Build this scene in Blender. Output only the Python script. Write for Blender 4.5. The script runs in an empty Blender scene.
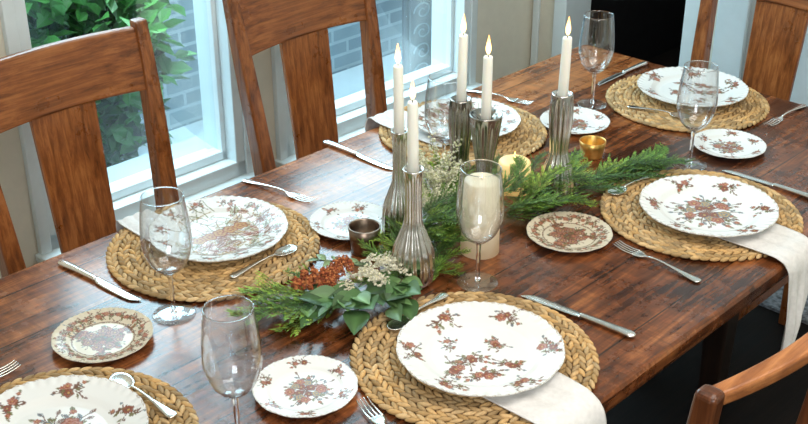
import bpy, math, random
import numpy as np
from mathutils import Vector, Matrix
random.seed(7); rng=np.random.default_rng(5)
TZ=0.75
ANG=math.radians(46.2)
DX,DY=math.cos(ANG),math.sin(ANG)
NX,NY=DY,-DX
C0=(0.493,2.987)
def TW(s,w): return (C0[0]-s*DX+w*NX, C0[1]-s*DY+w*NY)
col=bpy.context.scene.collection
try:
    bpy.context.scene.view_settings.view_transform='Standard'
except Exception as e: print(e)

# ------------------------------------------------------------------ materials
def newmat(name):
    m=bpy.data.materials.new(name); m.use_nodes=True
    nt=m.node_tree; b=nt.nodes['Principled BSDF']
    return m,nt,b
def N(nt,t,**k):
    n=nt.nodes.new(t)
    for a,v in k.items():
        if a in n.inputs: n.inputs[a].default_value=v
        else: setattr(n,a,v)
    return n
def simple(name,c,rough=.5,metal=0,noise=.0,scale=30,bump=0,**kw):
    m,nt,b=newmat(name)
    b.inputs['Roughness'].default_value=rough; b.inputs['Metallic'].default_value=metal
    tc=N(nt,'ShaderNodeTexCoord'); nz=N(nt,'ShaderNodeTexNoise'); nz.inputs['Scale'].default_value=scale
    nz.inputs['Detail'].default_value=4
    nt.links.new(tc.outputs['Object'],nz.inputs['Vector'])
    r=N(nt,'ShaderNodeValToRGB')
    r.color_ramp.elements[0].color=(*[max(0,x*(1-noise)) for x in c],1); r.color_ramp.elements[0].position=.3
    r.color_ramp.elements[1].color=(*[min(1,x*(1+noise)) for x in c],1); r.color_ramp.elements[1].position=.7
    nt.links.new(nz.outputs['Fac'],r.inputs['Fac']); nt.links.new(r.outputs['Color'],b.inputs['Base Color'])
    if bump:
        bp=N(nt,'ShaderNodeBump'); bp.inputs['Strength'].default_value=bump; bp.inputs['Distance'].default_value=.003
        nt.links.new(nz.outputs['Fac'],bp.inputs['Height']); nt.links.new(bp.outputs['Normal'],b.inputs['Normal'])
    for k,v in kw.items(): b.inputs[k.replace('_',' ')].default_value=v
    return m
def wood(name,dark,mid,light,axis='X',rough=.3,planks=0,coat=.0,mottle=.5,scr=0,gs=48,pv=.16,stretch=2.2,rvar=.3,spec=.5):
    m,nt,b=newmat(name); L=nt.links.new
    tc=N(nt,'ShaderNodeTexCoord'); mp=N(nt,'ShaderNodeMapping')
    sc={'X':(stretch,gs,gs),'Y':(gs,stretch,gs),'Z':(gs,gs,stretch)}[axis]
    mp.inputs['Scale'].default_value=sc
    L(tc.outputs['Object'],mp.inputs['Vector'])
    n1=N(nt,'ShaderNodeTexNoise'); n1.inputs['Scale'].default_value=1.6; n1.inputs['Detail'].default_value=10; n1.inputs['Roughness'].default_value=.70
    n1.inputs['Distortion'].default_value=.5
    L(mp.outputs['Vector'],n1.inputs['Vector'])
    n2=N(nt,'ShaderNodeTexNoise'); n2.inputs['Scale'].default_value=6.; n2.inputs['Detail'].default_value=8; n2.inputs['Roughness'].default_value=.68
    L(tc.outputs['Object'],n2.inputs['Vector'])
    mx=N(nt,'ShaderNodeMath',operation='MULTIPLY_ADD'); L(n2.outputs['Fac'],mx.inputs[0]); mx.inputs[1].default_value=mottle
    L(n1.outputs['Fac'],mx.inputs[2])
    sb=N(nt,'ShaderNodeMath',operation='SUBTRACT'); L(mx.outputs[0],sb.inputs[0]); sb.inputs[1].default_value=mottle*.5
    src=sb.outputs[0]
    if planks:
        sp=N(nt,'ShaderNodeSeparateXYZ'); L(tc.outputs['Object'],sp.inputs[0])
        dv=N(nt,'ShaderNodeMath',operation='DIVIDE'); L(sp.outputs['Y'],dv.inputs[0]); dv.inputs[1].default_value=planks
        fl=N(nt,'ShaderNodeMath',operation='FLOOR'); L(dv.outputs[0],fl.inputs[0])
        wn=N(nt,'ShaderNodeTexWhiteNoise',noise_dimensions='1D'); L(fl.outputs[0],wn.inputs['W'])
        ma=N(nt,'ShaderNodeMath',operation='MULTIPLY_ADD'); L(wn.outputs['Value'],ma.inputs[0]); ma.inputs[1].default_value=pv; L(src,ma.inputs[2])
        sb2=N(nt,'ShaderNodeMath',operation='SUBTRACT'); L(ma.outputs[0],sb2.inputs[0]); sb2.inputs[1].default_value=pv*.5
        src=sb2.outputs[0]
        fr=N(nt,'ShaderNodeMath',operation='FRACT'); L(dv.outputs[0],fr.inputs[0])
        gp=N(nt,'ShaderNodeMath',operation='LESS_THAN'); L(fr.outputs[0],gp.inputs[0]); gp.inputs[1].default_value=.020
    r=N(nt,'ShaderNodeValToRGB'); e=r.color_ramp.elements
    e[0].color=(*dark,1); e[0].position=.30; e[1].color=(*light,1); e[1].position=.70
    q=e.new(.5); q.color=(*mid,1)
    L(src,r.inputs['Fac'])
    out=r.outputs['Color']
    if scr:
        m2=N(nt,'ShaderNodeMapping'); m2.inputs['Scale'].default_value=(70,6,6); m2.inputs['Rotation'].default_value=(0,0,.35); L(tc.outputs['Object'],m2.inputs['Vector'])
        n3=N(nt,'ShaderNodeTexNoise'); n3.inputs['Scale'].default_value=1.2; n3.inputs['Detail'].default_value=8; n3.inputs['Roughness'].default_value=.8; L(m2.outputs['Vector'],n3.inputs['Vector'])
        r3=N(nt,'ShaderNodeMapRange'); L(n3.outputs['Fac'],r3.inputs['Value']); r3.inputs['From Min'].default_value=.35; r3.inputs['From Max'].default_value=.65; r3.inputs['To Min'].default_value=.5; r3.inputs['To Max'].default_value=1.55
        m3=N(nt,'ShaderNodeMix',data_type='RGBA',blend_type='MULTIPLY'); m3.inputs[0].default_value=scr; L(out,m3.inputs[6]); L(r3.outputs['Result'],m3.inputs[7]); out=m3.outputs[2]
    if planks:
        mm=N(nt,'ShaderNodeMix',data_type='RGBA'); L(gp.outputs[0],mm.inputs[0]); L(out,mm.inputs[6]); mm.inputs[7].default_value=(.010,.004,.002,1)
        out=mm.outputs[2]
    L(out,b.inputs['Base Color'])
    rr=N(nt,'ShaderNodeMath',operation='MULTIPLY_ADD'); L(n2.outputs['Fac'],rr.inputs[0]); rr.inputs[1].default_value=rvar; rr.inputs[2].default_value=rough-rvar*.45
    L(rr.outputs[0],b.inputs['Roughness'])
    bp=N(nt,'ShaderNodeBump'); bp.inputs['Strength'].default_value=.15; bp.inputs['Distance'].default_value=.002
    L(n1.outputs['Fac'],bp.inputs['Height']); L(bp.outputs['Normal'],b.inputs['Normal'])
    b.inputs['Coat Weight'].default_value=coat; b.inputs['Coat Roughness'].default_value=.16
    b.inputs['Specular IOR Level'].default_value=spec
    return m
M_table=wood('table_wood',(.030,.008,.003),(.170,.050,.015),(.41,.150,.046),'X',.26,planks=.14,mottle=1.0,scr=.7,coat=.22,pv=.20,gs=46,stretch=3.2,rvar=.25)
M_chairX=wood('chair_wood_x',(.07,.018,.005),(.235,.072,.018),(.41,.150,.043),'X',.28,gs=60,mottle=.4,coat=.3)
M_chairZ=wood('chair_wood_z',(.07,.018,.005),(.235,.072,.018),(.41,.150,.043),'Z',.28,gs=60,mottle=.4,coat=.3)
M_chairL=wood('chair_wood_light',(.12,.035,.010),(.32,.11,.032),(.50,.20,.065),'X',.34,gs=50,mottle=.4)
M_chairD=wood('chair_wood_dark',(.03,.009,.004),(.10,.03,.010),(.20,.065,.022),'Z',.30,gs=50,mottle=.4)
M_leg_shade=wood('leg_wood_shaded',(.006,.003,.002),(.014,.006,.003),(.03,.012,.006),'Z',.5,gs=40)  # table legs: under-table shade put into a near-black wood colour
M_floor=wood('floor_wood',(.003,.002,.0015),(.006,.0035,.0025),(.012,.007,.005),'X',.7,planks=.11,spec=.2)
M_white=simple('white_paint',(.73,.83,.86),.35,noise=.02)
M_cream=simple('cream_plaster',(.74,.71,.60),.8,noise=.03,bump=.05)
M_ceil=simple('ceiling_paint',(.84,.84,.82),.9,noise=.02)
M_hall_shade=simple('hall_wall_shaded',(.012,.012,.013),.8,noise=.2)  # near-black colour stands in for the unlit adjoining room
M_silver=simple('silver',(.88,.87,.84),.26,1,noise=.08,scale=60)
M_pewter=simple('pewter',(.62,.60,.57),.20,1,noise=.2,scale=25)
M_pewterd=simple('pewter_dark',(.38,.36,.33),.22,1,noise=.3,scale=25)
M_copper=simple('aged_copper',(.28,.21,.16),.32,1,noise=.4,scale=60)
M_brass_glow=simple('brass',(.62,.38,.12),.3,1,noise=.3,scale=60,Emission_Color=(1,.5,.1,1),Emission_Strength=.06)  # slight emission puts the tealight's glow into the metal itself
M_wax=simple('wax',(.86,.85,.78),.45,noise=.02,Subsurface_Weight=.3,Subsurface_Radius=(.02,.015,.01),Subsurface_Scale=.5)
M_waxp=simple('wax_pillar',(.84,.78,.60),.45,noise=.03,Emission_Color=(1,.70,.35,1),Emission_Strength=.14)  # faint warm emission stands in for candlelight passing through the wax
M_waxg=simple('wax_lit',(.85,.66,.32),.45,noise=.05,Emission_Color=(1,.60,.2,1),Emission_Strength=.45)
M_wick=simple('wick',(.02,.015,.01),.9)
M_cloth=simple('linen',(.75,.74,.73),.95,noise=.06,scale=120,bump=.4)
M_black=simple('black_leather',(.008,.008,.01),.25,noise=.2)
M_rug=simple('speckled_rug',(.20,.21,.23),.95,noise=.9,scale=70)
M_pave=simple('paving',(.36,.45,.50),.8,noise=.12,scale=4)
M_iron=simple('iron',(.16,.24,.32),.5)
M_navy=simple('navy_panel',(.010,.022,.045),.5,noise=.2)
def flame_mat():
    m,nt,b=newmat('flame')
    b.inputs['Base Color'].default_value=(0,0,0,1)
    b.inputs['Emission Strength'].default_value=6
    tc=N(nt,'ShaderNodeTexCoord'); sp=N(nt,'ShaderNodeSeparateXYZ'); nt.links.new(tc.outputs['Generated'],sp.inputs[0])
    r=N(nt,'ShaderNodeValToRGB'); r.color_ramp.elements[0].color=(1,.70,.28,1); r.color_ramp.elements[1].color=(1,.42,.08,1)
    nt.links.new(sp.outputs['Z'],r.inputs['Fac']); nt.links.new(r.outputs['Color'],b.inputs['Emission Color'])
    return m
M_flame=flame_mat()
def thin_glass(name,tint,base,edge,power):
    m=bpy.data.materials.new(name); m.use_nodes=True; nt=m.node_tree
    for n in list(nt.nodes):
        if n.type!='OUTPUT_MATERIAL': nt.nodes.remove(n)
    o=[n for n in nt.nodes if n.type=='OUTPUT_MATERIAL'][0]
    t=N(nt,'ShaderNodeBsdfTransparent'); t.inputs[0].default_value=tint
    g=N(nt,'ShaderNodeBsdfGlossy'); g.inputs['Roughness'].default_value=.02
    f=N(nt,'ShaderNodeLayerWeight'); f.inputs['Blend'].default_value=.5
    pw=N(nt,'ShaderNodeMath',operation='POWER'); pw.inputs[1].default_value=power; nt.links.new(f.outputs['Facing'],pw.inputs[0])
    ml=N(nt,'ShaderNodeMath',operation='MULTIPLY_ADD'); ml.inputs[1].default_value=edge; ml.inputs[2].default_value=base; nt.links.new(pw.outputs[0],ml.inputs[0])
    mx=N(nt,'ShaderNodeMixShader')
    nt.links.new(ml.outputs[0],mx.inputs[0]); nt.links.new(t.outputs[0],mx.inputs[1]); nt.links.new(g.outputs[0],mx.inputs[2]); nt.links.new(mx.outputs[0],o.inputs['Surface'])
    return m
M_glass=thin_glass('clear_glass',(.985,.99,.995,1),.085,.90,2.8)
def solid_glass():
    m,nt,b=newmat('solid_glass')
    b.inputs['Base Color'].default_value=(1,1,1,1); b.inputs['Transmission Weight'].default_value=1; b.inputs['Roughness'].default_value=0; b.inputs['IOR'].default_value=1.45
    return m
M_glasss=solid_glass()
M_pane=thin_glass('window_glass',(.92,.985,1,1),.02,.4,5)
def vcol_mat(name,rough,coat=0,noise=0,trans=0,spec=.5):
    m,nt,b=newmat(name)
    a=N(nt,'ShaderNodeVertexColor'); a.layer_name='Col'
    out=a.outputs['Color']
    if noise:
        tc=N(nt,'ShaderNodeTexCoord'); nz=N(nt,'ShaderNodeTexNoise'); nz.inputs['Scale'].default_value=180; nz.inputs['Detail'].default_value=3
        nt.links.new(tc.outputs['Object'],nz.inputs['Vector'])
        mr=N(nt,'ShaderNodeMapRange'); mr.inputs['To Min'].default_value=1-noise; mr.inputs['To Max'].default_value=1+noise
        nt.links.new(nz.outputs['Fac'],mr.inputs['Value'])
        mx=N(nt,'ShaderNodeMix',data_type='RGBA',blend_type='MULTIPLY'); mx.inputs[0].default_value=1
        nt.links.new(out,mx.inputs[6]); nt.links.new(mr.outputs['Result'],mx.inputs[7]); out=mx.outputs[2]
    nt.links.new(out,b.inputs['Base Color']); b.inputs['Roughness'].default_value=rough
    b.inputs['Coat Weight'].default_value=coat; b.inputs['Specular IOR Level'].default_value=spec
    if trans:
        tr=N(nt,'ShaderNodeBsdfTranslucent'); nt.links.new(out,tr.inputs['Color'])
        mx=N(nt,'ShaderNodeMixShader'); mx.inputs[0].default_value=trans
        o=[n for n in nt.nodes if n.type=='OUTPUT_MATERIAL'][0]
        nt.links.new(b.outputs[0],mx.inputs[1]); nt.links.new(tr.outputs[0],mx.inputs[2]); nt.links.new(mx.outputs[0],o.inputs['Surface'])
    return m
M_mat=vcol_mat('woven_fibre',.65,noise=.3,spec=.35)
M_plate=vcol_mat('painted_china',.20,spec=.25)
M_leaf=vcol_mat('foliage',.55,trans=.3)
M_leafs=vcol_mat('glossy_foliage',.4,trans=.2)
M_flower=vcol_mat('dried_flower',.8)
def brick_mat():
    m,nt,b=newmat('painted_brick'); L=nt.links.new
    tc=N(nt,'ShaderNodeTexCoord'); sp=N(nt,'ShaderNodeSeparateXYZ'); L(tc.outputs['Object'],sp.inputs[0])
    cb=N(nt,'ShaderNodeCombineXYZ'); L(sp.outputs['X'],cb.inputs[0]); L(sp.outputs['Z'],cb.inputs[1])
    br=N(nt,'ShaderNodeTexBrick'); br.inputs['Scale'].default_value=1; br.inputs['Brick Width'].default_value=.17; br.inputs['Row Height'].default_value=.06
    br.inputs['Mortar Size'].default_value=.007
    br.inputs['Color1'].default_value=(.24,.33,.39,1); br.inputs['Color2'].default_value=(.15,.22,.28,1); br.inputs['Mortar'].default_value=(.36,.46,.52,1)
    L(cb.outputs[0],br.inputs['Vector']); L(br.outputs['Color'],b.inputs['Base Color']); b.inputs['Roughness'].default_value=.9
    return m
M_brick=brick_mat()

# ------------------------------------------------------------------ helpers
def mesh(name,verts,faces,mat,smooth=True,colors=None):
    me=bpy.data.meshes.new(name)
    me.from_pydata([tuple(v) for v in verts],[],[tuple(f) for f in faces]); me.materials.append(mat)
    if smooth: me.polygons.foreach_set('use_smooth',[True]*len(me.polygons))
    if colors is not None:
        a=me.color_attributes.new('Col','FLOAT_COLOR','POINT')
        c=np.ones((len(verts),4),dtype=np.float32); c[:,:3]=np.asarray(colors,dtype=np.float32)
        a.data.foreach_set('color',c.ravel())
    me.update()
    return me
def obj(name,me,parent=None,loc=(0,0,0),rot=(0,0,0)):
    o=bpy.data.objects.new(name,me); col.objects.link(o); o.location=loc; o.rotation_euler=rot
    if parent: o.parent=parent
    return o
def tag(o,label,cat,group=None,kind=None):
    o['label']=label; o['category']=cat
    if group: o['group']=group
    if kind: o['kind']=kind
    return o
def empty(name,loc=(0,0,0),rotz=0):
    o=bpy.data.objects.new(name,None); o.empty_display_size=.05; col.objects.link(o); o.location=loc; o.rotation_euler=(0,0,rotz); return o
def clone(top,loc,rotz=None,label=None,scale=None):
    def rec(o,par):
        c=o.copy(); col.objects.link(c)
        if par: c.parent=par
        for ch in o.children: rec(ch,c)
        return c
    n=rec(top,None); n.location=loc
    if rotz is not None: n.rotation_euler=(0,0,rotz)
    if label: n['label']=label
    if scale: n.scale=(scale,)*3 if not isinstance(scale,tuple) else scale
    return n
def lathe(prof,seg=48,fn=None):
    V=[];F=[];rings=[]
    for (r,z) in prof:
        if r<1e-6:
            rings.append([len(V)]); V.append((0,0,z))
        else:
            ids=[]
            for i in range(seg):
                a=2*math.pi*i/seg; rr=r
                if fn: rr=fn(r,z,a)
                ids.append(len(V)); V.append((rr*math.cos(a),rr*math.sin(a),z))
            rings.append(ids)
    for A,B in zip(rings[:-1],rings[1:]):
        if len(A)==1 and len(B)==1: continue
        for i in range(seg):
            j=(i+1)%seg
            if len(A)==1: F.append((A[0],B[j],B[i]))
            elif len(B)==1: F.append((A[i],A[j],B[0]))
            else: F.append((A[i],A[j],B[j],B[i]))
    return V,F
def spline(pts,n):
    P=[pts[0]]+list(pts)+[pts[-1]]; out=[]
    for i in range(1,len(P)-2):
        for k in range(n):
            t=k/n; r=[]
            for a in range(len(pts[0])):
                p0,p1,p2,p3=P[i-1][a],P[i][a],P[i+1][a],P[i+2][a]
                r.append(.5*((2*p1)+(-p0+p2)*t+(2*p0-5*p1+4*p2-p3)*t*t+(-p0+3*p1-3*p2+p3)*t**3))
            out.append(tuple(r))
    out.append(tuple(pts[-1])); return out
def box(x0,x1,y0,y1,z0,z1,V=None,F=None):
    if V is None: V=[];F=[]
    b=len(V)
    V+= [(x0,y0,z0),(x1,y0,z0),(x1,y1,z0),(x0,y1,z0),(x0,y0,z1),(x1,y0,z1),(x1,y1,z1),(x0,y1,z1)]
    F+= [tuple(b+i for i in f) for f in ((0,3,2,1),(4,5,6,7),(0,1,5,4),(1,2,6,5),(2,3,7,6),(3,0,4,7))]
    return V,F
def loft(sections,V=None,F=None,cap=True):
    if V is None: V=[];F=[]
    b=len(V); n=len(sections[0])
    for s in sections: V+=[tuple(p) for p in s]
    for k in range(len(sections)-1):
        for i in range(n):
            j=(i+1)%n
            F.append((b+k*n+i,b+k*n+j,b+(k+1)*n+j,b+(k+1)*n+i))
    if cap:
        F.append(tuple(b+i for i in range(n))[::-1]); F.append(tuple(b+(len(sections)-1)*n+i for i in range(n)))
    return V,F
def bev(o,w=.004,seg=2):
    m=o.modifiers.new('bevel','BEVEL'); m.width=w; m.segments=seg; m.limit_method='ANGLE'; m.angle_limit=math.radians(35)
    return o
def tube(pts,r,V,F,n=6):
    secs=[]
    for i,p in enumerate(pts):
        a=Vector(pts[max(0,i-1)]); b=Vector(pts[min(len(pts)-1,i+1)]); d=(b-a).normalized()
        u=d.cross(Vector((0,1,0))).normalized(); v=d.cross(u)
        secs.append([tuple(Vector(p)+u*r*math.cos(2*math.pi*k/n)+v*r*math.sin(2*math.pi*k/n)) for k in range(n)])
    loft(secs,V,F)

# ------------------------------------------------------------------ table
tx,ty=TW(1.04,.45)
table=empty('dining_table',(tx,ty,0),ANG)
tag(table,'long dark reddish-brown plank dining table with worn glossy top','table')
L2,W2=1.08,.49
def rr_section(z,inset):
    pts=[]
    r=.02
    for cx,cy,a0 in ((L2-r,W2-r,0),(-L2+r,W2-r,90),(-L2+r,-W2+r,180),(L2-r,-W2+r,270)):
        for k in range(5):
            a=math.radians(a0+k*22.5); pts.append((cx+(r-inset)*math.cos(a),cy+(r-inset)*math.sin(a),z))
    return pts
V,F=loft([rr_section(TZ-.035,.008),rr_section(TZ-.03,.002),rr_section(TZ-.008,0),rr_section(TZ-.002,.003),rr_section(TZ,.008)])
obj('table_top',mesh('table_top',V,F,M_table,False),table)
V,F=box(-L2+.07,L2-.07,-W2+.07,-W2+.095,TZ-.13,TZ-.035); box(-L2+.07,L2-.07,W2-.095,W2-.07,TZ-.13,TZ-.035,V,F)
box(-L2+.07,-L2+.095,-W2+.07,W2-.07,TZ-.13,TZ-.035,V,F); box(L2-.095,L2-.07,-W2+.07,W2-.07,TZ-.13,TZ-.035,V,F)
obj('apron',mesh('apron',V,F,M_table,False),table)
def sq(cx,cy,z,h): return [(cx-h,cy-h,z),(cx+h,cy-h,z),(cx+h,cy+h,z),(cx-h,cy+h,z)]
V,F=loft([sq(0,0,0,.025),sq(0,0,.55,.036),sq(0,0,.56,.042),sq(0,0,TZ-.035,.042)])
lm=mesh('leg',V,F,M_leg_shade,False)
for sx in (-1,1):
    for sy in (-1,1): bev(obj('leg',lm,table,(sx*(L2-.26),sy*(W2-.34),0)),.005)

# ------------------------------------------------------------------ chairs
def make_chair():
    ch=empty('dining_chair')
    def post(sx):
        sec=[]
        P=[(sx*.185,-.20,0,.020,.022),(sx*.188,-.19,.44,.021,.024),(sx*.194,-.205,.62,.020,.022),(sx*.205,-.24,.85,.018,.019),(sx*.211,-.270,1.020,.015,.014)]
        for p in spline(P,4):
            x,y,z,a,b=p; sec.append([(x-a,y-b,z),(x+a,y-b,z),(x+a,y+b,z),(x-a,y+b,z)])
        V,F=loft(sec); return mesh('back_post',V,F,M_chairZ,False)
    for sx in (-1,1): bev(obj('back_post',post(sx),ch),.005)
    sec=[]
    for i in range(17):
        t=-1+2*i/16; x=t*.196; bow=.018*(1-t*t)
        zt=1.008+.003*(1-t*t); zb=.872+.005*(1-t*t)
        yt=-.268-bow; yb=-.243-bow
        th=.011
        sec.append([(x,yb-th,zb),(x,yb+th,zb),(x,yt+th*.8,zt),(x,yt-th*.8,zt)])
    V,F=loft(sec); bev(obj('top_rail',mesh('top_rail',V,F,M_chairX,False),ch),.005)
    sec=[]
    for i in range(9):
        t=i/8; z=.47+t*.412; hw=.066+.010*t; y=-.212-.050*t
        sec.append([(-hw,y-.007,z),(hw,y-.007,z),(hw,y+.007,z),(-hw,y+.007,z)])
    V,F=loft(sec); bev(obj('back_splat',mesh('back_splat',V,F,M_chairZ,False),ch),.003)
    def seatsec(z,g):
        return [(-.20-g,-.205,z),(.20+g,-.205,z),(.225+g,.20,z),(.20,.225+g,z),(-.20,.225+g,z),(-.225-g,.20,z)]
    V,F=loft([seatsec(.435,-.005),seatsec(.45,0),seatsec(.465,-.004)])
    bev(obj('seat',mesh('seat',V,F,M_chairX,False),ch),.006)
    V,F=box(-.17,.17,-.20,-.18,.36,.435); box(-.19,.19,.175,.195,.36,.435,V,F); box(-.20,-.18,-.18,.18,.36,.435,V,F); box(.18,.20,-.18,.18,.36,.435,V,F)
    obj('seat_frame',mesh('seat_frame',V,F,M_chairX,False),ch)
    V,F=loft([sq(0,0,0,.016),sq(0,0,.435,.021)])
    lm=mesh('front_leg',V,F,M_chairZ,False)
    for sx in (-1,1): bev(obj('front_leg',lm,ch,(sx*.19,.185,0)),.004)
    V,F=box(-.197,-.181,-.19,.19,.17,.195); st=mesh('stretcher',V,F,M_chairX,False)
    obj('stretcher',st,ch); obj('stretcher',st,ch,(.378,0,0))
    return ch
G='wooden dining chairs around the table'
chA=make_chair(); x,y=TW(1.36,-.10); chA.location=(x,y,0); chA.rotation_euler=(0,0,math.radians(-133.8))
tag(chA,'reddish-brown wooden dining chair with wide splat, beside shrub window','chair',G)
x,y=TW(.69,-.10); chB=clone(chA,(x,y,0),math.radians(-133.8),'reddish-brown wooden dining chair backing onto the narrow window post')
x,y=TW(-.08,.37); chC=clone(chA,(x,y,0),math.radians(136.2),'wooden dining chair with wide splat at the table head')
ch=empty('dining_chair'); chD=ch
tag(ch,'brown wooden dining chair with slim curved open top rail','chair',G)
def dpost(sx):
    sec=[]
    P=[(sx*.19,-.20,0,.021,.022),(sx*.19,-.195,.44,.021,.024),(sx*.20,-.215,.72,.017,.019),(sx*.205,-.240,.982,.0145,.0155)]
    for p in spline(P,4):
        x,y,z,a,b=p; sec.append([(x-a,y-b,z),(x+a,y-b,z),(x+a,y+b,z),(x-a,y+b,z)])
    V,F=loft(sec); return mesh('back_post',V,F,M_chairD,False)
for sx in (-1,1): bev(obj('back_post',dpost(sx),ch),.009,4)
sec=[]
for i in range(21):
    t=-1+2*i/20; x=t*.195; bow=.040*(1-t*t); z=.967+.012*(1-t*t); hw=.0125+.002*(1-t*t)
    sec.append([(x,-.24-bow-hw,z-.010),(x,-.24-bow+hw,z-.010),(x,-.24-bow+hw,z+.009),(x,-.24-bow-hw,z+.010)])
V,F=loft(sec); bev(obj('top_rail',mesh('top_rail',V,F,M_chairL,False),ch),.005,3)
sec=[]
for i in range(9):
    t=-1+2*i/8; x=t*.18; bow=.03*(1-t*t)
    sec.append([(x,-.212-bow-.009,.60),(x,-.212-bow+.009,.60),(x,-.215-bow+.009,.635),(x,-.215-bow-.009,.635)])
V,F=loft(sec); bev(obj('cross_rail',mesh('cross_rail',V,F,M_chairX,False),ch),.004)
for nm in ('seat','seat_frame','front_leg','stretcher'):
    for c in list(chA.children):
        if c.name.split('.')[0]==nm:
            k=c.copy(); k.parent=ch; col.objects.link(k)
x,y=TW(1.235,.955); ch.location=(x+.002,y+.006,0); ch.rotation_euler=(0,0,ANG)

# ------------------------------------------------------------------ placemats
def build_mat():
    V=[];F=[];C=[]
    nu,nv=8,5
    base=[]
    for k in range(nv+1):
        ph=-math.pi/2+math.pi*k/nv
        for i in range(nu):
            a=2*math.pi*i/nu; base.append((math.cos(a)*math.cos(ph),math.sin(a)*math.cos(ph),math.sin(ph)))
    def chunk(cx,cy,ang,l,w,h,cz,c):
        b=len(V); ca,sa=math.cos(ang),math.sin(ang)
        for (x,y,z) in base:
            X=x*l;Y=y*w*(1-.25*abs(x))
            V.append((cx+X*ca-Y*sa,cy+X*sa+Y*ca,max(0.0005,cz+z*h))); C.append(c)
        for k in range(nv):
            for i in range(nu):
                j=(i+1)%nu; F.append((b+k*nu+i,b+k*nu+j,b+(k+1)*nu+j,b+(k+1)*nu+i))
    for k in range(9):
        r=.1845-k*.0208; n=max(6,round(2*math.pi*r/.0165))
        ringf=random.uniform(.92,1.08)
        for i in range(n):
            for side in (-1,1):
                a=2*math.pi*(i+(.5 if side>0 else 0))/n + k*.3+random.uniform(-.004,.004)
                rr=r+side*.0049
                f=random.uniform(.55,1.2)*ringf; t=random.random()
                c=(.59*f,(.36+.05*t)*f,(.140+.07*t)*f)
                chunk(rr*math.cos(a),rr*math.sin(a),a+math.pi/2+side*random.uniform(.32,.52),.0125,.0048,.0040+random.uniform(-.0006,.0006),.0054,c)
    b=len(V); n=64
    v2,f2=lathe([(0,.0005),(.183,.0005),(.187,.003),(.183,.0034),(0,.0034)],n)
    V+=v2; F+=[tuple(b+i for i in f) for f in f2]; C+=[(.08,.04,.015)]*len(v2)
    return mesh('woven_placemat',V,F,M_mat,True,C)
mm=build_mat()
mats=[(.110,1.528,0,1.0),(.576,2.024,1,.99),(.675,2.606,2,.98),(-.350,1.888,3,1.0),(.132,2.426,4,.97),(-.481,1.303,5,1.0)]
MAT=None
for i,(x,y,r,s) in enumerate(mats):
    if MAT is None:
        MAT=obj('woven_placemat',mm,None,(x,y,TZ+.0005),(0,0,r)); tag(MAT,'round braided golden water-hyacinth placemat on table','placemat','round woven placemats'); o=MAT
    else: o=clone(MAT,(x,y,TZ+.0005),r)
    o.scale=(s,s,1)
MT=TZ+.0106

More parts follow.
